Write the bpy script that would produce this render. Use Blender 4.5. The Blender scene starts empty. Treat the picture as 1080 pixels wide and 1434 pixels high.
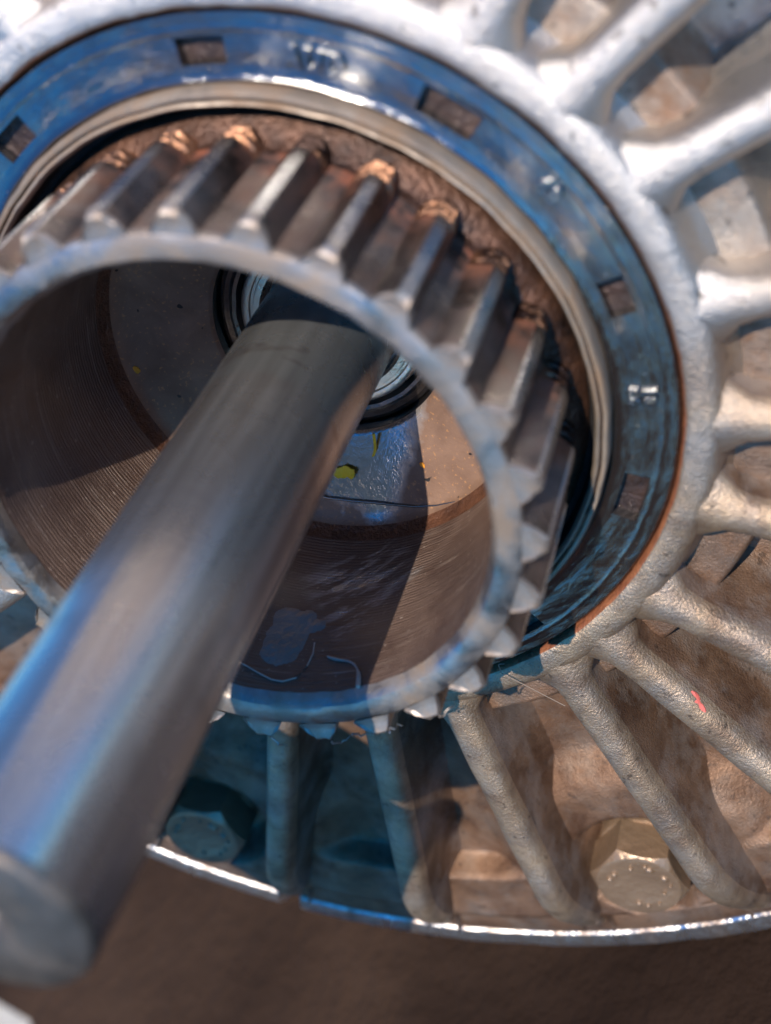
import bpy, bmesh, math, random
from mathutils import Vector, Matrix, noise as mnoise
C = bpy.context.scene.collection
SC = bpy.context.scene
R_ = math.radians
S = 0.05                        # one drawing unit (seal outer radius) in metres
random.seed(7)

# ---------------------------------------------------------------- frame of the gearbox: axis = local z, tilted in the world
UP = Vector((0.86, -0.42, 0.33)).normalized()              # world up, in gearbox axes
SUN_AZ, SUN_EL = R_(-49), R_(50)                            # sun, in gearbox axes
SUN = Vector((math.cos(SUN_EL)*math.cos(SUN_AZ), math.cos(SUN_EL)*math.sin(SUN_AZ), math.sin(SUN_EL)))
WY = (SUN - UP*SUN.dot(UP)).normalized()                    # world y = horizontal direction towards the sun
WX = WY.cross(UP)
M3 = Matrix((WX, WY, UP))
MW = M3.to_4x4()
sun_elev = math.asin(SUN.dot(UP))

# ---------------------------------------------------------------- camera
cam = bpy.data.cameras.new('camera'); camo = bpy.data.objects.new('camera', cam); C.objects.link(camo); SC.camera = camo
CPOS = Vector((0.0, -2.2264, 2.7357)); 
F_PX, EL, DIST, OX, OY, ROLL = 1924.1, 0.6831, 3.5272, 0.0305, 0.1024, 2.6183
def rotv(w):
    w = Vector(w); th = w.length
    return Matrix.Rotation(th, 3, w) if th > 1e-9 else Matrix.Identity(3)
CPOS = Vector((0, -math.sin(EL), math.cos(EL)))*DIST
fw = -CPOS.normalized(); rt = Vector((1, 0, 0)); upv = rt.cross(fw)
RC = rotv((0, 0, ROLL)) @ rotv((OX, OY, 0)) @ Matrix((rt, upv, fw))
cm = Matrix((RC[0], RC[1], -RC[2])).transposed()            # columns: right, up, back
camo.matrix_world = Matrix.Translation(M3 @ (CPOS*S)) @ (M3 @ cm).to_4x4()
cam.sensor_fit = 'HORIZONTAL'; cam.sensor_width = 36.0
cam.lens = F_PX/1080*36.0
cam.clip_start = 0.005; cam.clip_end = 2000
cam.dof.use_dof = True; cam.dof.focus_distance = 3.92*S
cam.dof.aperture_fstop = 20.0; cam.dof.aperture_blades = 0

# ---------------------------------------------------------------- sky, sun, exposure
w = bpy.data.worlds.new('World'); SC.world = w; w.use_nodes = True
nt = w.node_tree; sky = nt.nodes.new('ShaderNodeTexSky'); sky.sky_type = 'NISHITA'; sky.sun_disc = False
sky.sun_elevation = sun_elev; sky.sun_rotation = 0.0
sky.air_density = 0.8; sky.dust_density = 0.0; sky.ozone_density = 6.0
bg = nt.nodes['Background']; bg.inputs[1].default_value = 0.15
hs = nt.nodes.new('ShaderNodeHueSaturation'); hs.inputs['Saturation'].default_value = 1.7
nt.links.new(sky.outputs[0], hs.inputs['Color']); nt.links.new(hs.outputs[0], bg.inputs[0])
sl = bpy.data.lights.new('sun', 'SUN'); sl.energy = 3.7; sl.angle = R_(0.5); sl.color = (1.0, 0.90, 0.78)
so = bpy.data.objects.new('sun', sl); C.objects.link(so)
so.rotation_euler = (M3 @ SUN).to_track_quat('Z', 'Y').to_euler(); so.location = (M3 @ SUN)*1.0
SC.view_settings.view_transform = 'Standard'; SC.view_settings.look = 'None'
SC.view_settings.exposure = 1.02; SC.view_settings.gamma = 1.0

# ---------------------------------------------------------------- helpers
def tag(o, label=None, cat=None, group=None, kind=None):
    if label: o['label'] = label
    if cat: o['category'] = cat
    if group: o['group'] = group
    if kind: o['kind'] = kind
    return o
def thing(name, label, cat, group=None, mat=None, loc=None):
    o = bpy.data.objects.new(name, None); C.objects.link(o); o.empty_display_size = 0.01
    o.matrix_world = MW @ Matrix.Translation(Vector(loc)*S if loc else Vector((0, 0, 0)))
    return tag(o, label, cat, group)
def mesh_obj(name, verts, faces, mats, parent=None, fm=None, sharp=35, smooth=True, scale=S):
    me = bpy.data.meshes.new(name)
    me.from_pydata([(x*scale, y*scale, z*scale) for x, y, z in verts], [], faces)
    for m in (mats if isinstance(mats, (list, tuple)) else [mats]): me.materials.append(m)
    if fm: me.polygons.foreach_set('material_index', fm)
    bm = bmesh.new(); bm.from_mesh(me); bmesh.ops.recalc_face_normals(bm, faces=bm.faces); bm.to_mesh(me); bm.free()
    if smooth:
        me.polygons.foreach_set('use_smooth', [True]*len(me.polygons))
        me.set_sharp_from_angle(angle=R_(sharp))
    me.update()
    return link(name, me, parent)
def link(name, me, parent=None):
    o = bpy.data.objects.new(name, me); C.objects.link(o)
    if parent: o.parent = parent
    else: o.matrix_world = MW
    return o
def pol(r, a, z): return (r*math.cos(R_(a)), r*math.sin(R_(a)), z)
def grid(rows, closed_u=False, closed_v=False):
    """rows of equal length -> verts, faces"""
    n = len(rows); m = len(rows[0]); V = [p for r in rows for p in r]; F = []
    for i in range(n if closed_u else n-1):
        i2 = (i+1) % n
        for j in range(m if closed_v else m-1):
            j2 = (j+1) % m
            F.append((i*m+j, i2*m+j, i2*m+j2, i*m+j2))
    return V, F
def revolve(name, prof, mats, parent=None, n=180, a0=0, a1=360, fn=None, segm=None, sharp=35):
    full = abs(a1-a0-360) < 1e-6
    rows = []
    for i in range(n if full else n+1):
        a = a0+(a1-a0)*i/n
        row = []
        for r, z in prof:
            if fn: r, z = fn(r, a, z)
            row.append(pol(r, a, z))
        rows.append(row)
    V, F = grid(rows, closed_u=full)
    fm = None
    if segm:
        m = len(prof)-1; fm = [segm[j % m] for j in range(len(F))]
    return mesh_obj(name, V, F, mats, parent, fm, sharp)
def tube(name, pts, rad, mat, parent=None, n=7, world=False):
    pts = [Vector(p) for p in pts]; rows = []
    for i, p in enumerate(pts):
        t = (pts[min(i+1, len(pts)-1)]-pts[max(i-1, 0)]).normalized()
        a = t.cross(Vector((0.3, 0.2, 1))).normalized(); b = t.cross(a)
        r = rad(i/(len(pts)-1)) if callable(rad) else rad
        rows.append([tuple(p+(a*math.cos(k*2*math.pi/n)+b*math.sin(k*2*math.pi/n))*r) for k in range(n)])
    V, F = grid(rows, closed_v=True)
    F.append(tuple(range(n))); F.append(tuple(len(V)-1-k for k in range(n)))
    return mesh_obj(name, V, F, mat, parent, sharp=60)
def ss(a, b, x):
    t = max(0.0, min(1.0, (x-a)/(b-a))); return t*t*(3-2*t)
def nz(x, y, z, s=1.0): return mnoise.noise(Vector((x*s, y*s, z*s)))

# ---------------------------------------------------------------- materials
class NT:
    def __init__(s, name):
        s.m = bpy.data.materials.new(name); s.m.use_nodes = True; s.t = s.m.node_tree
        s.b = s.t.nodes['Principled BSDF']
        tc = s.t.nodes.new('ShaderNodeTexCoord'); mp = s.t.nodes.new('ShaderNodeMapping'); mp.inputs['Scale'].default_value = (1/S,)*3
        s.l(tc.outputs['Object'], mp.inputs[0]); s.co = mp.outputs[0]; s.bumpn = None
    def l(s, a, b): s.t.links.new(a, b)
    def n(s, typ, **kw):
        nd = s.t.nodes.new(typ)
        for k, v in kw.items():
            if k.startswith('_'): setattr(nd, k[1:], v)
            else: nd.inputs[k.replace('__', ' ')].default_value = v
        return nd
    def random_offset(s, k=7.0):
        oi = s.n('ShaderNodeObjectInfo'); mu = s.n('ShaderNodeMath', _operation='MULTIPLY'); s.l(oi.outputs['Random'], mu.inputs[0]); mu.inputs[1].default_value = k
        va = s.n('ShaderNodeVectorMath', _operation='ADD'); s.l(s.co, va.inputs[0]); s.l(mu.outputs[0], va.inputs[1]); s.co = va.outputs[0]
    def stretch(s, sc, co=None):
        mp = s.n('ShaderNodeMapping'); mp.inputs['Scale'].default_value = sc; s.l(co or s.co, mp.inputs[0]); return mp.outputs[0]
    def noise(s, scale, detail=4, rough=.55, co=None, dist=0.0):
        nd = s.n('ShaderNodeTexNoise', Scale=scale, Detail=detail, Roughness=rough, Distortion=dist); s.l(co or s.co, nd.inputs['Vector']); return nd.outputs[0]
    def vor(s, scale, co=None, feat='F1', rnd=1.0):
        nd = s.n('ShaderNodeTexVoronoi', Scale=scale, Randomness=rnd); nd.feature = feat; s.l(co or s.co, nd.inputs['Vector']); return nd.outputs['Distance']
    def ramp(s, src, stops):
        nd = s.n('ShaderNodeValToRGB'); e = nd.color_ramp.elements
        while len(e) < len(stops): e.new(0.5)
        for el, (p, c) in zip(e, stops):
            el.position = p; el.color = (c, c, c, 1) if not isinstance(c, (tuple, list)) else (*c, 1)
        s.l(src, nd.inputs[0]); return nd.outputs[0]
    def mr(s, src, a, b, c=0.0, d=1.0):
        nd = s.n('ShaderNodeMapRange'); nd.inputs[1].default_value = a; nd.inputs[2].default_value = b; nd.inputs[3].default_value = c; nd.inputs[4].default_value = d
        s.l(src, nd.inputs[0]); return nd.outputs[0]
    def math(s, op, a, b=None):
        nd = s.n('ShaderNodeMath', _operation=op)
        for i, v in enumerate((a, b)):
            if v is None: continue
            if isinstance(v, (int, float)): nd.inputs[i].default_value = v
            else: s.l(v, nd.inputs[i])
        return nd.outputs[0]
    def mix(s, fac, a, b):
        nd = s.n('ShaderNodeMix'); nd.data_type = 'RGBA'
        for sock, v in ((nd.inputs[0], fac), (nd.inputs[6], a), (nd.inputs[7], b)):
            if isinstance(v, (int, float)): sock.default_value = v
            elif isinstance(v, tuple): sock.default_value = (*v, 1)
            else: s.l(v, sock)
        return nd.outputs[2]
    def mixf(s, fac, a, b):
        nd = s.n('ShaderNodeMix'); nd.data_type = 'FLOAT'
        for sock, v in ((nd.inputs[0], fac), (nd.inputs[2], a), (nd.inputs[3], b)):
            if isinstance(v, (int, float)): sock.default_value = v
            else: s.l(v, sock)
        return nd.outputs[0]
    def xyz(s, co=None):
        nd = s.n('ShaderNodeSeparateXYZ'); s.l(co or s.co, nd.inputs[0]); return nd.outputs
    def polar(s):
        x, y, z = s.xyz(); r = s.math('SQRT', s.math('ADD', s.math('MULTIPLY', x, x), s.math('MULTIPLY', y, y)))
        a = s.math('ARCTAN2', y, x); return r, a, z
    def bump(s, h, strength, dist):
        nd = s.n('ShaderNodeBump', Strength=strength, Distance=dist*S); s.l(h, nd.inputs['Height'])
        if s.bumpn: s.l(s.bumpn, nd.inputs['Normal'])
        s.bumpn = nd.outputs[0]; s.l(s.bumpn, s.b.inputs['Normal'])
    def set(s, **kw):
        for k, v in kw.items():
            k = k.replace('__', ' ').replace('_', ' ')
            if isinstance(v, (int, float)): s.b.inputs[k].default_value = v
            elif isinstance(v, tuple): s.b.inputs[k].default_value = (*v, 1) if len(v) == 3 and 'Color' in k else v
            else: s.l(v, s.b.inputs[k])
        return s.m

def cast_alu(name, dirt_lo, dirt_hi, grain=1.0, base=(0.60, 0.55, 0.50), dirt_sun=(0.115, 0.055, 0.030), rough=0.42, oil=0.0, dmet=.5):
    t = NT(name)
    big = t.noise(3.2, 6, .6, dist=.4); fine = t.noise(30, 5, .65)
    dm = t.mr(t.math('ADD', t.math('MULTIPLY', big, .75), t.math('MULTIPLY', fine, .25)), dirt_lo, dirt_hi)
    speck = t.ramp(t.noise(26, 3, .6), [(0.63, 0.0), (0.70, 1.0)])
    if oil:
        x, y, z = t.xyz(); dn = t.math('ADD', t.math('MULTIPLY', x, -.86), t.math('MULTIPLY', y, .51))  # grime towards the lower side, plus warm sunlight put into the colour
        dn = t.math('ADD', dn, t.math('MULTIPLY', t.math('SUBTRACT', big, .5), 1.6))
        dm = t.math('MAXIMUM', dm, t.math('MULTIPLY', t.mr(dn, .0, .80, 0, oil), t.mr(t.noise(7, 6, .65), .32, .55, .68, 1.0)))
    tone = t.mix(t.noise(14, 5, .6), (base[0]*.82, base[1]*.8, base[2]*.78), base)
    dcol = t.mix(t.mr(t.noise(6, 6, .65, dist=.5), .35, .65), (dirt_sun[0]*.6, dirt_sun[1]*.55, dirt_sun[2]*.55), (dirt_sun[0]*1.5, dirt_sun[1]*1.6, dirt_sun[2]*1.75))
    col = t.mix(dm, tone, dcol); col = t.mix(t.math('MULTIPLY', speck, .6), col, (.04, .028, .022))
    t.bump(t.noise(2.2, 3, .5), .25, .04)
    t.bump(t.noise(120, 3, .7), .6*grain, .009)
    return t.set(Base_Color=col, Metallic=t.mixf(dm, .97, dmet), Roughness=t.mixf(dm, rough, .48))

M_ALU = cast_alu('cast_aluminium', .60, .84, oil=.88, dirt_sun=(.36, .235, .13), dmet=.8)  # tint carries the warm tan of sunlit metal, painted in
M_RIB = cast_alu('cast_aluminium_rib', .56, .80, oil=.92, dirt_sun=(.33, .21, .115), dmet=.75)  # same sunlit tan painted into the rib colour
M_WEB = cast_alu('grimy_cast_aluminium', .44, .66, base=(.42, .36, .30), oil=1.0, rough=.42, dirt_sun=(.15, .080, .043))
M_GRIME = cast_alu('grimy_rib_flank', .48, .74, oil=1.0, dirt_sun=(.125, .070, .040), dmet=.4)
M_BODY = cast_alu('cast_aluminium_body', .45, .7)

def edge_alu():
    t = NT('dented_aluminium_edge')
    r, a, z = t.polar()
    nd = t.n('ShaderNodeCombineXYZ'); t.l(t.math('MULTIPLY', a, 22.0), nd.inputs[0])
    blk = t.noise(1.0, 2, .5, co=nd.outputs[0])
    col = t.mix(t.mr(blk, .42, .6), (.72, .70, .68), (.38, .30, .25))
    t.bump(t.noise(25, 4, .6), .7, .02)
    return t.set(Base_Color=col, Metallic=.95, Roughness=t.mr(blk, .35, .65, .22, .5))
M_EDGE = edge_alu()

def rubber():
    t = NT('oily_black_rubber')
    n = t.noise(9, 5, .6); col = t.mix(n, (.007, .006, .006), (.014, .012, .011))
    sp = t.ramp(t.noise(60, 2, .5), [(0.70, 0.0), (0.75, 1.0)]); col = t.mix(t.math('MULTIPLY', sp, .35), col, (.25, .22, .19))
    r_, a_, z_ = t.polar(); pv = t.n('ShaderNodeCombineXYZ'); t.l(t.math('MULTIPLY', a_, 14.0), pv.inputs[0]); t.l(t.math('MULTIPLY', r_, 42.0), pv.inputs[1])
    t.bump(t.noise(5, 4, .6), .12, .010); t.bump(t.noise(1.6, 5, .7, co=pv.outputs[0], dist=.9), .28, .006)
    return t.set(Base_Color=col, Roughness=t.mr(n, .3, .7, .11, .20), IOR=2.45)
M_RUB = rubber()
def rust(name, a=(.16, .045, .02), b=(.32, .12, .05), metal=.2, rough=.55, sc=16):
    t = NT(name); n = t.noise(sc, 6, .65); col = t.mix(t.mr(n, .3, .7), a, b); t.bump(t.noise(60, 4, .6), .6, .015)
    return t.set(Base_Color=col, Metallic=metal, Roughness=rough)
M_RUST = rust('orange_rust')
M_RUSTDK = rust('dark_rust_band', (.045, .020, .013), (.13, .055, .03), .3, .4, 12)
M_PIT = rust('rusty_grime_in_pit', (.014, .011, .010), (.085, .048, .034), .3, .3, 7)
def copper():
    t = NT('coppery_thread'); t.random_offset(11.0); n = t.noise(5, 5, .65); col = t.mix(t.mr(n, .47, .62), (.040, .022, .017), (.50, .25, .14)); t.bump(t.noise(60, 4, .6), .6, .012)
    return t.set(Base_Color=col, Metallic=.8, Roughness=.34)
M_COPPER = copper()

def simple(name, col, rough=.5, metal=0., col2=None, sc=12, bump=.3, **kw):
    t = NT(name); c = t.mix(t.noise(sc, 5), col, col2 or tuple(v*1.5 for v in col)); t.bump(t.noise(sc*4, 4), bump, .01)
    return t.set(Base_Color=c, Roughness=rough, Metallic=metal, **kw)
def steel(name, a, b, rough=(.25, .4), metal=1.0, rustmix=None, aniso=0, brush=None, rnd=False, specks=.0, film=None):
    t = NT(name)
    co0 = t.co
    if rnd: t.random_offset()
    n = t.noise(6, 5, .6, dist=.3)
    col = t.mix(t.mr(n, .3, .7), a, b)
    met = metal; ro = t.mr(t.noise(11, 4, .6), .3, .7, rough[0], rough[1])
    if film:
        fm = t.mr(t.noise(film[1], 5, .6, dist=.6), film[2], film[3]); col = t.mix(fm, col, film[0]); met = t.mixf(fm, metal, film[4]); ro = t.mixf(fm, ro, film[5])
    if rustmix:
        lo, hi, zlo, zhi = rustmix
        z = t.xyz(co0)[2]
        rm = t.math('MULTIPLY', t.mr(t.noise(14, 6, .65), lo, hi), t.mr(z, zlo, zhi, 1, 0))
        col = t.mix(rm, col, t.mix(t.noise(30, 4), (.22, .05, .025), (.34, .15, .08))); met = t.mixf(rm, met, .2); ro = t.mixf(rm, ro, .5)
    if specks:
        sp = t.ramp(t.noise(80, 1, .5), [(0.70, 0.0), (0.74, 1.0)]); col = t.mix(t.math('MULTIPLY', sp, specks), col, (.6, .5, .42))
    t.bump(t.noise(4, 3, .5), .3, .02); t.bump(t.noise(70, 4, .6), .25, .006)
    if brush: t.bump(t.noise(1.0, 3, .6, co=t.stretch(brush, co0)), .25, .004)
    return t.set(Base_Color=col, Metallic=met, Roughness=ro)
M_TIP = steel('worn_steel_land', (.36, .355, .36), (.50, .49, .48), (.2, .36), rnd=True, film=((.16, .09, .06), 8, .6, .8, .4, .5), brush=(60, 60, 2))
M_FACE = steel('worn_steel_face', (.25, .24, .23), (.46, .44, .425), (.30, .48), film=((.27, .20, .145), 4, .40, .62, .45, .55), brush=(9, 9, 60), specks=.25)
M_FLANK = steel('varnished_steel_flank', (.060, .046, .040), (.20, .17, .155), (.22, .36), .9, rustmix=(.42, .6, .04, .22), rnd=True, film=((.11, .055, .035), 7, .45, .7, .35, .4), brush=(40, 40, 1.5))
M_RUNOUT = rust('rusty_runout', (.022, .014, .012), (.14, .065, .038), .5, .34, 9)
M_GAP = simple('shade_black_gap', (.006, .005, .005), .7, 0, (.012, .010, .009), 9, .5, Specular_IOR_Level=.2)  # near-black put here for the shadow between hub and seal
M_FLANGE = steel('tan_steel_flange', (.26, .20, .15), (.40, .33, .26), (.45, .65), .65, film=((.24, .155, .095), 9, .42, .65, .2, .7))

def shaft_mat():
    t = NT('ground_steel_shaft')
    r, a, z = t.polar()
    streak = t.noise(1.0, 4, .6, co=t.stretch((26, 26, 1.1))); blot = t.noise(5.5, 5, .6, dist=.5)
    col = t.mix(t.mr(streak, .3, .7), (.30, .285, .275), (.54, .525, .51)); br = t.mr(t.noise(1.0, 4, .6, co=t.stretch((7, 7, .5))), .5, .68); col = t.mix(t.math('MULTIPLY', br, .45), col, (.30, .235, .19))
    st = t.mr(blot, .56, .75); col = t.mix(t.math('MULTIPLY', st, .5), col, (.22, .19, .175))
    # run-polished zone next to the bearing, with brown heat marks
    zone = t.mr(t.math('ADD', z, t.math('MULTIPLY', t.noise(3, 2), .05)), .16, .19, 1, 0)
    col = t.mix(t.math('MULTIPLY', zone, .35), col, (.36, .40, .40))
    heat = t.math('MULTIPLY', t.mr(t.noise(1.0, 3, .6, co=t.stretch((5, 5, 12))), .56, .68), t.mr(z, .2, .14, 0, 1))
    col = t.mix(t.math('MULTIPLY', heat, .7), col, (.15, .10, .08))
    t.bump(streak, .3, .004); t.bump(t.noise(1.0, 2, .5, co=t.stretch((3, 3, 120))), .12, .0025)
    tg = t.n('ShaderNodeTangent'); tg.direction_type = 'RADIAL'; tg.axis = 'Z'
    t.l(tg.outputs[0], t.b.inputs['Tangent'])
    return t.set(Base_Color=col, Metallic=.88, Roughness=t.mr(blot, .3, .75, .24, .32), Anisotropic=.6, Anisotropic_Rotation=0.25)
M_SHAFT = shaft_mat()
M_SHEND = steel('sawn_shaft_end', (.07, .065, .06), (.15, .14, .13), (.42, .6), .8, film=((.16, .12, .09), 9, .5, .75, .4, .6))

def bore_mat():
    t = NT('machined_bore_under_oil_varnish')
    r, a, z = t.polar()
    n = t.noise(5, 6, .62, dist=.4)
    col = t.mix(t.mr(n, .3, .7), (.085, .050, .038), (.16, .105, .080))
    # bright scratched rings
    ring = t.noise(1.0, 5, .75, co=t.stretch((1.3, 1.3, 150))); rg = t.mr(ring, .56, .72)
    brk = t.mr(t.noise(9, 4, .6), .42, .6)
    col = t.mix(t.math('MULTIPLY', t.math('MULTIPLY', rg, brk), .75), col, (.46, .37, .30))
    sp = t.ramp(t.noise(70, 2, .5), [(0.68, 0.0), (0.73, 1.0)]); col = t.mix(t.math('MULTIPLY', sp, .5), col, (.42, .34, .28))
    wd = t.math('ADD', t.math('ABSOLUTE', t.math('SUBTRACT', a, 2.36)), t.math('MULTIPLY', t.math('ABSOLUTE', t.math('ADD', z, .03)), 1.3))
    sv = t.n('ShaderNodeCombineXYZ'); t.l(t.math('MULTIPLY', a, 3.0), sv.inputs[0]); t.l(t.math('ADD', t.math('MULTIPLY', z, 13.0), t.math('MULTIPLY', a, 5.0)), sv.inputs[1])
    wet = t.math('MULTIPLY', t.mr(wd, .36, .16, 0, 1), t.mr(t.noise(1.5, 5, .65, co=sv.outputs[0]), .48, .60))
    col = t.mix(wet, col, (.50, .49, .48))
    wave = t.n('ShaderNodeTexWave', Scale=26.0, Distortion=2.6, Detail=3.0); wave.bands_direction = 'Z'; t.l(t.stretch((1, 1, 1)), wave.inputs[0])
    t.bump(wave.outputs[1], .35, .005); t.bump(ring, .9, .008); t.bump(t.noise(40, 4), .2, .006)
    return t.set(Base_Color=col, Metallic=t.mixf(wet, .35, .95), Roughness=t.mixf(wet, t.mr(n, .3, .7, .34, .55), .2), Coat_Weight=.25, Coat_Roughness=.25, Coat_IOR=1.6)
M_BORE = bore_mat()
def floor_mat():
    t = NT('oil_wet_rough_floor')
    n = t.noise(6, 6, .6, dist=.5); x, y, z = t.xyz()
    col = t.mix(t.mr(n, .3, .7), (.12, .068, .045), (.23, .14, .095))
    sp = t.ramp(t.noise(85, 2, .5), [(0.62, 0.0), (0.70, 1.0)]); col = t.mix(t.math('MULTIPLY', sp, .6), col, (.40, .20, .08))
    dk = t.ramp(t.noise(34, 1, .4), [(0.22, 1.0), (0.25, 0.0)]); col = t.mix(dk, col, (.012, .010, .010))
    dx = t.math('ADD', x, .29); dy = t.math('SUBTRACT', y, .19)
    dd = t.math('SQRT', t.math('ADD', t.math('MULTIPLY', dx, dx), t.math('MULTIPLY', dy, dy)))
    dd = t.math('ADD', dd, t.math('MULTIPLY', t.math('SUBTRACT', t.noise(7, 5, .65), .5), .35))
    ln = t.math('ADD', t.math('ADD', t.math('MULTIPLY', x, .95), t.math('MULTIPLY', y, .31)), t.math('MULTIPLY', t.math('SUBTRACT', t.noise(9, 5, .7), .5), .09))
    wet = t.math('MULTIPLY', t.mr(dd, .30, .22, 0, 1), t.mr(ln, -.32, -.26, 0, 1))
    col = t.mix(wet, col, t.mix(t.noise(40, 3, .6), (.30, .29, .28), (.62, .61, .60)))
    g = t.noise(75, 3, .7); t.bump(g, .22, .006); t.bump(t.noise(6, 3), .25, .012)
    return t.set(Base_Color=col, Metallic=t.mixf(wet, .2, .95), Roughness=t.mixf(wet, .45, .09))
M_FLOOR = floor_mat()
M_WASH = steel('turned_bearing_steel', (.50, .47, .42), (.66, .62, .56), (.25, .4), specks=.3)
M_BOLT = simple('oily_brown_bolt_steel', (.15, .092, .056), .38, .5, (.34, .235, .15), 7, .6, Coat_Weight=.25, Coat_Roughness=.25)
M_YEL = simple('yellow_paint_chip', (.62, .40, .01), .45, 0, (.75, .52, .03))
M_ORG = simple('orange_speck', (.60, .22, .02), .45, 0, (.7, .32, .03))
M_RED = simple('red_paint_chip', (.50, .09, .07), .4, 0, (.58, .15, .11))
M_FIB = simple('brown_fibre', (.16, .12, .09), .6)
M_SLUDGE = simple('pale_sludge', (.30, .24, .20), .35, .1, (.5, .42, .36), 25, .6)
M_GREASE = simple('grey_grease', (.09, .09, .085), .42, 0, (.22, .22, .21), 9, .9)
def oil_mat():
    t = NT('brown_oil'); return t.set(Base_Color=(.10, .075, .015), Roughness=.03, IOR=1.48, Coat_Weight=0.5, Coat_Roughness=.02, Transmission_Weight=.35)
M_OIL = oil_mat()
M_WET = simple('oil_bead', (.02, .018, .012), .10, 0, (.03, .025, .016), 9, .05, IOR=3.2)
def dirt_mat():
    t = NT('brown_dirt'); n = t.noise(.35, 4, .5); col = t.mix(t.mr(n, .38, .62), (.013, .0072, .0048), (.040, .023, .0145))
    t.bump(t.noise(6, 5, .65), .6, .1); return t.set(Base_Color=col, Roughness=.95, Specular_IOR_Level=.05)
M_DIRT = dirt_mat()

# ================================================================ SETTING: ground
GZ = -2.66*S
V, F = grid([[(x, y, 0) for y in [-400, -60, -20, -8, -3, 0, 3, 8, 20, 60, 400]] for x in [-400, -60, -20, -8, -3, 0, 3, 8, 20, 60, 400]])
g = mesh_obj('ground', V, F, M_DIRT, None, scale=1.0); g.matrix_world = Matrix.Translation((0, 0, GZ)); tag(g, kind='structure')

# ================================================================ GEARBOX HOUSING
H = thing('gearbox_housing', 'ribbed cast aluminium gearbox housing with radial ribs around the black oil seal', 'gearbox')
def cutback(a):  # unseen flank drawn in, shaped so the sky reflects in the shaft
    a = (a+180) % 360-180
    return ss(-24, -8, a)*ss(62, 48, a)
def warp(r, a): return r if r < 1.25 else 1.25+(r-1.25)*(1-.9*cutback(a))
def wob(r, a, z, k=.004):
    r = warp(r, a)
    x, y, _ = pol(r, a, 0); return r+k*nz(x, y, z, 9)+k*.6*nz(x+9, y, z, 25), z+k*.5*nz(x, y+5, z, 14)
coll_prof = [(.99, -.30), (.99, -.05), (.998, -.046), (1.0, -.014), (1.006, -.004), (1.014, 0), (1.03, .001), (1.058, 0), (1.073, -.004), (1.085, -.014), (1.093, -.03), (1.10, -.055), (1.106, -.085), (1.114, -.105), (1.13, -.125), (1.15, -.16)]
revolve('collar', coll_prof, [M_RUST, M_ALU], H, n=360, fn=lambda r, a, z: (wob(r, a, z) if r > 1.002 else wob(r, a, z, .0022)), segm=[0, 0, 0, 0]+[1]*11)

BOLTS = [(-1.79, 1.12), (-.523, 2.06)]
def web_h(x, y):
    r = math.hypot(x, y); a = math.degrees(math.atan2(y, x))
    zf = -.30+.13*ss(-178, -160, a)*ss(-35, -55, a)
    d = min(math.hypot(x-bx, y-by) for bx, by in BOLTS)
    zf = -.30+.085*ss(1.55, 1.75, r)*ss(.55, .40, d)      # raised pad round a bolt
    z = -.125+(zf+.125)*ss(1.235, 1.30, r)
    fl = -.205; k = ss(2.09, 2.135, r); z = z+(fl-z)*k
    k = 1-ss(.195, .235, d); z = z+(-.345-z)*k
    z += .006*nz(x, y, 0, 5)+.003*nz(x, y, 3, 17)
    return z
def fr(a, b, st):
    n = max(1, int(round((b-a)/st))); return [a+(b-a)*i/n for i in range(n)]
rl = fr(1.08, 1.22, .02)+fr(1.22, 1.32, .008)+fr(1.32, 1.75, .03)+fr(1.75, 2.08, .014)+fr(2.08, 2.15, .007)+fr(2.15, 2.33, .014)+[2.335, 2.341, 2.345]
rows = []
for i in range(600):
    a = i*.6; row = []
    for r in rl:
        x, y, _ = pol(r, a, 0); row.append(pol(warp(r, a), a, web_h(x, y) if r < 2.338 else web_h(x, y)-.008))
    row.append(pol(warp(2.347, a), a, -.42)); rows.append(row)
V, F = grid(rows, closed_u=True)
mesh_obj('web_floor', V, F, M_WEB, H, sharp=60)

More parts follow.
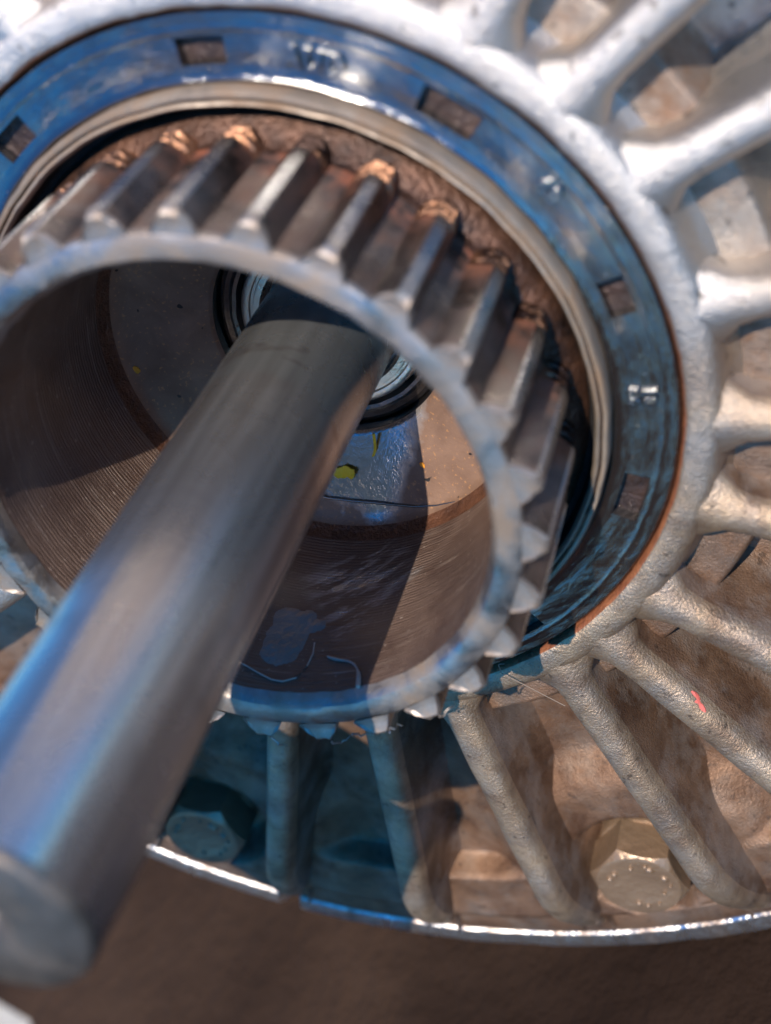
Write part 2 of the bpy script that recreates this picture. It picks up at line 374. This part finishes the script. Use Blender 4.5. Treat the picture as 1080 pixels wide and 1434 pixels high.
RIBS = [((-.763, .969), (-1.275, 1.69)), ((-.904, .713), (-1.619, 1.318)), ((-1.024, .337), (-1.93, .86)), ((-1.057, .166), (-2.07, .385)),
        ((-1.103, -.04), (-2.09, -.10)), ((-1.027, -.371), (-1.98, -.715)), ((-.908, -.598), (-1.75, -1.17)), ((-.719, -.837), (-1.38, -1.59)),
        ((-.419, -.982), (-.86, -1.92)), ((-.193, -1.059), (-.43, -2.07)), ((.037, -1.071), (-.01, -2.1)), ((-.513, 1.202), (-.83, 1.94))]
for a in (98.5, 84, 69.5, 55, 41, 27, 13, -1, -15, -29, -46, -60, -74): RIBS.append((pol(1.07, a, 0)[:2], pol(2.1-.90*cutback(a), a, 0)[:2]))
def make_rib(p, q, k):
    p = Vector((*p, 0)); q = Vector((*q, 0)); d = (q-p).normalized(); side = Vector((-d.y, d.x, 0))
    p = p-d*((p.length-1.055) if p.length > 1.06 else 0)
    L = (q-p).length-.04; rows = []
    N = 30
    for i in range(N+1):
        t = i/N; s = t*(L+(.40 if L > .5 else .12))
        top = -.002-.003*abs(nz(p.x+s*3, p.y, k)); over = max(0, s-L+.06)/(.46 if L > .5 else .18)
        top -= .26*(over**1.6) if over > 0 else 0
        wt = .050*(1-.25*ss(.5, 1, over)); wb = wt+.026*ss(0, .3, s) ; base = -.34
        c = p+d*s; row = []
        flare = .065*(1-ss(0, .12, s))                      # fillet into the collar
        prof = [(-wb-.05-flare, base), (-wb-.012-flare, base+.06), (-wb+.006-flare, base+.12), (-wt-.004-flare, top-.05), (-wt+.004-flare*.8, top-.022), (-wt*.68, top-.006), (-wt*.3, top), (wt*.3, top), (wt*.68, top-.006), (wt-.004+flare*.8, top-.022), (wt+.004+flare, top-.05), (wb-.006+flare, base+.12), (wb+.012+flare, base+.06), (wb+.05+flare, base)]
        for u, z in prof:
            z = min(z, top) if z > base+.12 else z
            u += .0025*nz(c.x+u, c.y, z+k, 6); z += .003*nz(c.x, c.y+u, z+k, 10)
            v = c+side*u; row.append((v.x, v.y, max(z, base)))
        rows.append(row)
    V, F = grid(rows); n = len(rows[0])
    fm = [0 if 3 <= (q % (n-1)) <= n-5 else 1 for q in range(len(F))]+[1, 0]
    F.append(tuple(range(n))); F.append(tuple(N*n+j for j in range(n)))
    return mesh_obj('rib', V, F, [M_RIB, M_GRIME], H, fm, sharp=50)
for k, (p, q) in enumerate(RIBS): make_rib(p, q, k)

def lipf(r, a, z):
    r0 = r
    x, y, _ = pol(r, a, 0)
    z += .004*nz(x, y, 0, 6); r += .003*nz(x, y, 7, 12)
    if r0 > 2.45:
        d = min(abs(((a-c+180) % 360)-180) for c in (112.6, 127.0+58, 12.0))
        z -= .06*(1-ss(.35, .75, d))
    return warp(r, a), z
revolve('outer_flange', [(2.375, -.42), (2.375, -.262), (2.39, -.25), (2.47, -.252), (2.49, -.262)], M_WEB, H, n=360, fn=lipf)
revolve('flange_edge', [(2.488, -.30), (2.492, -.264), (2.50, -.256), (2.55, -.262), (2.585, -.272), (2.60, -.285), (2.606, -.31), (2.606, -.42)], M_EDGE, H, n=720, fn=lipf)
revolve('bell_body', [(2.60, -.40), (2.58, -.55), (2.48, -.62), (2.35, -1.2), (2.22, -1.95), (2.15, -2.0), (.5, -2.02), (.001, -2.02)], M_BODY, H, n=120, fn=lambda r, a, z: wob(r, a, z, .01))

# ================================================================ OIL SEAL
SEAL = thing('oil_seal', 'round black rubber oil seal with moulded letters and square pits inside the housing collar', 'oil seal')
pits = [(-17.5-36*i, 3.6+(.8 if i in (2, 4) else 0)-(.6 if i == 3 else 0)) for i in range(10)]
al = set(round(i*1.0, 3) for i in range(360))
for c, hw in pits:
    for e in (c-hw, c+hw):
        for dd in (-.12, 0, .12): al.add(round((e+dd) % 360, 3))
al = sorted(al)
rprof = [(.828, -.12), (.832, -.03), (.836, -.016), (.842, -.013), (.847, -.0155), (.851, -.0175), (.855, -.0185), (.859, -.019), (.863, -.0192), (.867, -.0195), (.873, -.020), (.8742, -.020), (.8755, -.020), (.8765, -.02), (.89, -.019), (.905, -.0185), (.92, -.019), (.936, -.020), (.9375, -.020), (.9387, -.020), (.940, -.020), (.947, -.020), (.951, -.0188), (.955, -.0186), (.959, -.0192), (.962, -.0200), (.975, -.0185), (.988, -.019), (.994, -.026), (.998, -.05)]
rows = []; inp = []
for a in al:
    inside = any(abs(((a-c+180) % 360)-180) < hw-.05 for c, hw in pits)
    row = []
    for r, z in rprof:
        pit = inside and .8748 < r < .9382
        zz = z-(.034 if pit else 0)
        x, y, _ = pol(r, a, 0)
        zz += .0018*nz(x, y, 0, 14)+(.004*nz(x, y, 4, 40) if pit else 0)
        rr = r+(.004*nz(x, y, 2, 11) if r < .87 else .001*nz(x, y, 2, 20))
        row.append(pol(rr, a, zz))
    rows.append(row); inp.append(inside)
V, F = grid(rows, closed_u=True); m = len(rprof)-1; fm = []
for i in range(len(al)):
    for j in range(m):
        fm.append(1 if inp[i] and inp[(i+1) % len(al)] and .8748 < rprof[j][0] and rprof[j+1][0] < .9382 else 0)
mesh_obj('seal_ring', V, F, [M_RUB, M_PIT], SEAL, fm, sharp=40)
revolve('sealing_lip', [(.834, -.05), (.822, -.07), (.812, -.09), (.803, -.082), (.797, -.09), (.79, -.14)], M_GAP, SEAL, n=180, fn=lambda r, a, z: wob(r, a, z, .006))

def seal_text(txt, a_mid, r_mid, size, h=.011, rev=False):
    cu = bpy.data.curves.new('lettering', 'FONT'); cu.body = txt; cu.size = size; cu.extrude = h; cu.bevel_depth = .0022; cu.bevel_resolution = 1; cu.align_x = 'CENTER'; cu.align_y = 'CENTER'; cu.space_character = 1.12
    cu.offset = .0015
    o = bpy.data.objects.new('lettering', cu); C.objects.link(o)
    dg = bpy.context.evaluated_depsgraph_get(); me = bpy.data.meshes.new_from_object(o.evaluated_get(dg)); bpy.data.objects.remove(o); bpy.data.curves.remove(cu)
    vs = []
    for v in me.vertices:
        x, y, z = v.co; a = a_mid-math.degrees(x/r_mid); vs.append(pol(r_mid+y, a, -.019+z*1.0))
    fs = [tuple(p.vertices) for p in me.polygons]; bpy.data.meshes.remove(me)
    return mesh_obj('lettering', vs, fs, M_RUB, SEAL, sharp=50)
seal_text('AUD', -70.0, .902, .062)
seal_text('68', -106.8, .912, .058)
seal_text('18', -142.2, .922, .040)
seal_text('86', -142.2, .885, .040)

# ================================================================ TOOTHED HUB
HUB = thing('toothed_hub', 'worn steel hub with straight outer teeth and a smooth brown bore around the shaft', 'gear')
ROOT = .703
def hubw(r, a, z):
    if z < .03 and r > .70: x, y, _ = pol(r, a, 0); z += .005*nz(x, y, 3, 16); r += .003*nz(x, y, 6, 22)
    x, y, _ = pol(r, a, 0); k = .0025 if z > .4 else .001
    return r+k*nz(x, y, z, 22), z+(.004*nz(x, y, 8, 13) if z > .4 else 0)
revolve('cup_body', [(.772, -.14), (.772, -.06), (.766, -.035), (.745, -.012), (.712, .012), (ROOT, .035), (ROOT, .428), (ROOT-.004, .440), (ROOT-.010, .443), (.655, .443), (.642, .440), (.635, .432), (.629, .42), (.622, .405)], [M_FLANK, M_FACE, M_RUNOUT], HUB, n=360, fn=hubw, segm=[2]*5+[0]+[1]*7)
revolve('bore', [(.622, .4055), (.6195, .39), (.6195, .05), (.617, -.10), (.614, -.19), (.612, -.215)], M_BORE, HUB, n=240, sharp=30)
revolve('bore_floor', [(.612, -.214), (.606, -.235), (.594, -.262), (.576, -.282), (.555, -.292), (.45, -.335), (.352, -.372), (.345, -.376), (.338, -.384), (.336, -.47), (.19, -.47)], [M_FLOOR, M_RUSTDK, M_RUB], HUB, n=240, segm=[1, 1, 0, 0, 0, 0, 0, 0, 2, 2])
revolve('bearing_seal', [(.335, -.44), (.33, -.425), (.318, -.42), (.306, -.43), (.296, -.426), (.286, -.43), (.276, -.45)], M_RUB, HUB, n=120, fn=lambda r, a, z: wob(r, a, z, .004))
revolve('bearing_ring', [(.268, -.46), (.268, -.425), (.264, -.416), (.255, -.413), (.243, -.415), (.24, -.422), (.232, -.422), (.229, -.414), (.212, -.414), (.205, -.42), (.203, -.46)], M_WASH, HUB, n=120)
revolve('flange', [(.69, -.06), (.72, -.062), (.788, -.06), (.795, .018), (.800, .028), (.803, .033), (.808, .030), (.811, .020), (.815, .020), (.818, .032), (.826, .034), (.830, .028), (.832, .01), (.832, -.10)], [M_FLANGE, M_COPPER, M_GAP], HUB, n=240, fn=lambda r, a, z: wob(r, a, z, .003), segm=[2]*3+[0]*4+[1]+[0]*5)

def tooth_mesh(seed):
    rnd = random.Random(seed)
    tl, rl_ = 1.4, 4.3                                  # half widths in degrees: tip land, root
    def sl(z, rt, wt=1.0, rr=ROOT-.004):
        h = rt-rr; H_ = .7585-rr; k = min(1, h/H_); wtip = rl_+(tl-rl_)*k
        return z, rt, wtip*wt, rr
    S_ = [sl(.443, .722, .9), sl(.450, .744, .86), sl(.446, .7535, .95), sl(.434, .7585), sl(.40, .7585), sl(.30, .759), sl(.22, .7585), sl(.098, .758), sl(.090, .752), sl(.080, .728), sl(.070, .726), sl(.062, .752), sl(.052, .752), sl(.042, .727), sl(.032, .726), sl(.024, .750), sl(.014, .749), sl(.004, .724), sl(-.006, .724), sl(-.014, .744), sl(-.024, .738), sl(-.05, .71)]
    rows = []
    for z, rt, wt, rr in S_:
        j = (lambda: rnd.uniform(-.003, .002)) if z > .42 else (lambda: rnd.uniform(-.0016, .0016) if z < .09 else 0.0)
        dw = (lambda: rnd.uniform(-.12, .12)) if z > .42 or z < .09 else (lambda: 0.0)
        rm = rr+(rt-rr)*.55; wm = rl_+(wt-rl_)*.5
        rows.append([pol(rr, -rl_, z), pol(rm, -wm+dw(), z), pol(rt-.006+j(), -wt-.02+dw(), z), pol(rt+j(), -wt+.30, z), pol(rt+.001+j(), 0, z+(rnd.uniform(-.006, .002) if z > .43 else 0)), pol(rt+j(), wt-.30, z), pol(rt-.006+j(), wt+.02+dw(), z), pol(rm, wm+dw(), z), pol(rr, rl_, z)])
    V, F = grid(rows); n = 9; fm = []
    for i in range(len(rows)-1):
        for j in range(8):
            if S_[i+1][0] < .085: fm.append(2)
            elif i < 3: fm.append(3)
            elif 2 <= j <= 5: fm.append(1)
            else: fm.append(0)
    F.append(tuple(range(n))); fm.append(3); F.append(tuple((len(rows)-1)*n+j for j in range(n))); fm.append(2)
    o = mesh_obj('tooth', V, F, [M_FLANK, M_TIP, M_COPPER, M_FACE], HUB, fm, sharp=32)
    return o
protos = [tooth_mesh(i) for i in range(5)]
for i in range(28):
    o = protos[i] if i < 5 else protos[(i*3) % 5].copy()
    if i >= 5: C.objects.link(o); o.parent = HUB
    o.rotation_euler = (0, 0, R_(-71.75+i*360/28))

def burr(a, r, z, n, sd):
    rnd = random.Random(sd); p = []; A, Rr, Z = a, r, z
    for i in range(n): p.append(pol(Rr, A, Z)); A += rnd.uniform(-.1, .9); Rr += rnd.uniform(-.006, .012); Z += rnd.uniform(-.012, .004)
    tube('burr', p, lambda t: .0035*(1-.7*t), M_FACE, HUB, n=5)
for q in ((135.5, .757, .448, 8, 1), (140.2, .745, .44, 10, 2), (148.5, .757, .446, 7, 4), (122.6, .755, .447, 6, 5), (160.8, .757, .446, 6, 8)): burr(*q)

# ================================================================ SHAFT
SH = thing('steel_shaft', 'plain round steel shaft sticking out of the hub towards the lower left', 'shaft')
revolve('shaft_body', [(.1915, -.46), (.1915, .15), (.1923, .155)]+[(.1923, .155+.1*i) for i in range(1, 14)]+[(.1923, 1.565)], M_SHAFT, SH, n=128)
revolve('shaft_end', [(.1923, 1.564), (.1912, 1.574), (.187, 1.584), (.181, 1.588), (.05, 1.590), (.035, 1.585), (.001, 1.55)], M_SHEND, SH, n=96)

# ================================================================ BOLTS
def bolt(x, y, label):
    B = thing('hex_bolt', label, 'bolt', 'bolts in the housing pockets', loc=(x, y, -.296))
    ap = .142; n = 72; rows = []
    hh = .165; rc = .138
    for i in range(n):
        f = 360*i/n; hexr = ap/math.cos(R_(((f-30) % 60)-30)); c = lambda r, z: pol(r, f, z)
        zc = hh-max(0, hexr-rc)*.75
        rows.append([c(hexr, .012), c(hexr, zc-.004), c(hexr-.004, zc), c(rc, hh-.001), c(rc-.008, hh+.001), c(.10, hh-.003), c(.06, hh-.007), c(.001, hh-.008)])
    V, F = grid(rows, closed_u=True); mesh_obj('head', V, F, M_BOLT, B, sharp=24)
    revolve('washer_face', [(.13, .02), (.150, .016), (.153, .01), (.153, -.06), (.1, -.06)], M_BOLT, B, n=48)
    vs, fs = [], []
    for k in range(11):
        a = 130+k*25+random.uniform(-14, 14); rr = random.uniform(.085, .112) ; s_ = random.uniform(.004, .014); cx, cy, _ = pol(rr, a, 0)
        b0 = len(vs)
        for ring, zz in ((1.0, hh-.006), (.8, hh+.004), (.4, hh+.008)):
            for q in range(6): px, py, _ = pol(s_*ring, q*60+k*13, 0); vs.append((cx+px*1.3, cy+py, zz))
        for lv in range(2):
            for q in range(6): fs.append((b0+lv*6+q, b0+lv*6+(q+1) % 6, b0+lv*6+6+(q+1) % 6, b0+lv*6+6+q))
        fs.append(tuple(b0+12+q for q in range(6)))
    mesh_obj('head_marking', vs, fs, M_BOLT, B, sharp=70)
    return B
bolt(*BOLTS[0], 'oily brown hex bolt in the sunlit pocket between two ribs')
bolt(*BOLTS[1], 'dark hex bolt in the shaded pocket beside the shaft')

# ================================================================ OIL, GREASE, CHIPS, FIBRES
def plane_pool():
    u = Vector((.72, -.64, .30)).normalized(); lev = -.655
    e1 = Vector((0, 0, 1)).cross(u).normalized(); e2 = u.cross(e1); rows = []
    for i in range(61):
        row = []
        for j in range(25):
            p = u*lev+e1*(-.30+.60*i/60)+e2*(-.62+.62*j/24)
            row.append(p)
        rows.append(row)
    keep = lambda p: math.hypot(p.x, p.y) < .635 and p.z > -.33 and math.hypot(p.x, p.y) > .4
    V, F = grid([[tuple(p) for p in r] for r in rows]); F = [f for f in F if all(keep(Vector(V[k])) for k in f)]
    used = sorted({k for f in F for k in f}); mp = {k: i for i, k in enumerate(used)}
    return mesh_obj('oil_pool', [V[k] for k in used], [tuple(mp[k] for k in f) for f in F], M_OIL)
pool = plane_pool()
MEN = [(.515, 100, -.304), (.520, 110, -.302), (.526, 118, -.300), (.528, 126, -.299), (.534, 133, -.297), (.548, 140, -.292), (.566, 146, -.287), (.582, 153, -.279), (.594, 160, -.268)]
tube('meniscus', [pol(r, a, z+.003) for r, a, z in MEN], lambda t: .005*(1-.6*abs(2*t-.9)), M_WET, pool, n=10)
tag(pool, 'small pool of brown oil lying in the lower corner of the hub bore', 'oil')
def patch(name, cells, mat, h=.006, r0=.6195, seed=0):
    """low dome of stuff lying on the bore wall; cells: list of (angle, z, radius) blobs"""
    a0 = min(c[0] for c in cells)-8; a1 = max(c[0] for c in cells)+8; z0 = min(c[1] for c in cells)-.12; z1 = max(c[1] for c in cells)+.12
    na, nz_ = 60, 48; rows = []; ht = []
    for i in range(na+1):
        a = a0+(a1-a0)*i/na; row = []
        for j in range(nz_+1):
            z = z0+(z1-z0)*j/nz_; f = -.35+.12*nz(a*.1, z*5, seed, 3)+.10*nz(a*.3, z*16, seed, 3)
            for ca, cz, cr in cells:
                d = math.hypot((a-ca)*math.pi/180*.62, z-cz)/cr; f += max(0, 1-d*d)
            hgt = h*math.sqrt(max(0, f)); row.append(pol(r0-hgt+.0008, a, z)); ht.append(f)
        rows.append(row)
    V, F = grid(rows); F = [f for f in F if any(ht[k] > 0 for k in f)]
    used = sorted({k for f in F for k in f}); mp = {k: i for i, k in enumerate(used)}
    return mesh_obj(name, [V[k] for k in used], [tuple(mp[k] for k in f) for f in F], mat)
tag(patch('grease_smear', [(121, .20, .075), (121, .26, .07), (119, .13, .05), (124, .12, .035), (127.5, .15, .03)], M_GREASE), 'pale grey smear of grease on the bore wall beside the shaft', 'grease')
def onbore(pts, r=.617): return [pol(r, a, z) for a, z in pts]
tag(tube('sludge_trail', onbore([(134, .275), (136, .285), (138, .292), (140.5, .30), (142.5, .315), (144.2, .34), (145.3, .365), (146, .39), (146.5, .41)]), lambda t: .003+.004*math.sin(t*17+2*math.sin(t*9))**2, M_SLUDGE), 'pale crooked sludge trail running down the bore to its rim', 'sludge')
tag(tube('oil_film_edge', onbore([(110, .325), (113.4, .332), (118, .352), (122, .369), (125, .372), (128, .355), (129.5, .31), (129.6, .26), (128.8, .22)], .6185), .0022, M_SLUDGE), 'thin pale curved film edge on the bore wall below the grease smear', 'film edge')
def flake(name, c, n, L, W, mat, label, cat, ang=0, th=.004, curl=.3, seed=1):
    n = Vector(n).normalized(); e = n.cross(Vector((.2, .9, .3))).normalized(); f = n.cross(e)
    e, f = e*math.cos(ang)+f*math.sin(ang), f*math.cos(ang)-e*math.sin(ang); rows = []
    N = 8; rnd = random.Random(seed); top = []; bot = []
    for i in range(N):
        t = -1+2*i/(N-1); wd = W*math.sqrt(max(.05, 1-t*t*.9))*rnd.uniform(.75, 1.15)
        for s_ in (-1, 0, 1):
            p = Vector(c)+e*(t*L)+f*(s_*wd+W*.3*rnd.uniform(-1, 1))+n*(curl*L*(t*t)*.5+(.2*W if s_ == 0 else 0)+th); top.append(p); bot.append(p-n*th)
    V = [tuple(p) for p in top+bot]; F = []; m = len(top)
    for i in range(N-1):
        for s_ in range(2):
            a = i*3+s_; F.append((a, a+3, a+4, a+1)); F.append((m+a, m+a+1, m+a+4, m+a+3))
    for i in range(N-1):
        for s_ in (0, 2): a = i*3+s_; F.append((a, a+3, m+a+3, m+a))
    for a in (0, 1): F.append((a, a+1, m+a+1, m+a)); b = (N-1)*3+a; F.append((b, b+1, m+b+1, m+b))
    return tag(mesh_obj(name, V, F, mat, sharp=30), label, cat)
def fl_z(x, y):
    r = math.hypot(x, y); return -.292-(.555-r)*.4 if r < .555 else -.285
flake('paint_chip', (-.250, .372, fl_z(-.25, .372)+.004), (.1, 0, 1), .036, .020, M_YEL, 'yellow paint chip on the oily hub floor beside the shaft', 'paint chip', ang=.9, seed=3)
flake('orange_speck', (.415, .390, fl_z(.415, .39)), (0, 0, 1), .012, .009, M_ORG, 'tiny orange speck on the brown hub floor left of the shaft', 'speck', seed=5)
flake('orange_speck', (-.425, .20, fl_z(-.425, .20)), (0, 0, 1), .010, .006, M_ORG, 'tiny orange speck on the sunlit hub floor right of the blue oil', 'speck', seed=6)
flake('paint_chip', (-1.392, .1965, -.026), (-.2, -.88, .42), .036, .011, M_RED, 'red paint chip stuck on the side of a lower rib', 'paint chip', ang=2.82, seed=11, curl=.05)
tag(tube('yellow_fibre', [(-.225+.0*t, .26+.10*t, fl_z(-.25, .3)+.008+.004*math.sin(t*3)) if False else (-.262-.035*math.sin(t*2.2), .215+.11*t, fl_z(-.27, .27)+.008) for t in [i/12 for i in range(13)]], .0045, M_YEL), 'curved yellow fibre on the blue oily hub floor', 'fibre')
tag(tube('fibre', [(-.886+.01*math.sin(t*9), .385+.08*t, .03-.02*t) if t < .6 else (-.886-.22*(t-.6)/.4, .433-.03*(t-.6), .018) for t in [i/14 for i in range(15)]], .0012, M_FIB), 'thin pale fibre hanging in the dark gap under the hub teeth', 'fibre')

# ================================================================ board added to cast shade on the lower-left pockets
def wood():
    t = NT('pale_weathered_wood'); g_ = t.noise(1.0, 5, .65, co=t.stretch((14, 1.2, 14))); col = t.mix(t.mr(g_, .3, .7), (.52, .46, .38), (.66, .61, .53))
    t.bump(g_, .4, .02); return t.set(Base_Color=col, Roughness=.75)
M_WOOD = wood()
def board():
    ph = math.atan2(-SUN.y, -SUN.x)
    def P(wd, ln, z):
        n = .0+.68*wd+.46*ln; al = .23-.73*wd+.89*ln
        return (n*math.sin(ph)+al*math.cos(ph), -n*math.cos(ph)+al*math.sin(ph), z)
    ww = [1.40*i/12 for i in range(13)]; rows = []
    for k in range(15):
        ln = 1.0*k/14; row = []
        loop = [(x, 1.700+.002*nz(x*3, ln*4, 1, 4)) for x in ww]+[(1.406, 1.69), (1.406, 1.635)]+[(x, 1.625) for x in reversed(ww)]+[(-.006, 1.635), (-.006, 1.69)]
        for x, z in loop: row.append(P(x, ln+.006*nz(x*4, 0, 2, 3), z))
        rows.append(row)
    V, F = grid(rows, closed_v=True); m = len(rows[0]); F.append(tuple(range(m))); F.append(tuple(14*m+j for j in range(m)))
    return tag(mesh_obj('shade_board', V, F, M_WOOD, sharp=30), 'pale corner piece built out as a board, added to shade the lower-left pockets', 'board')
board()
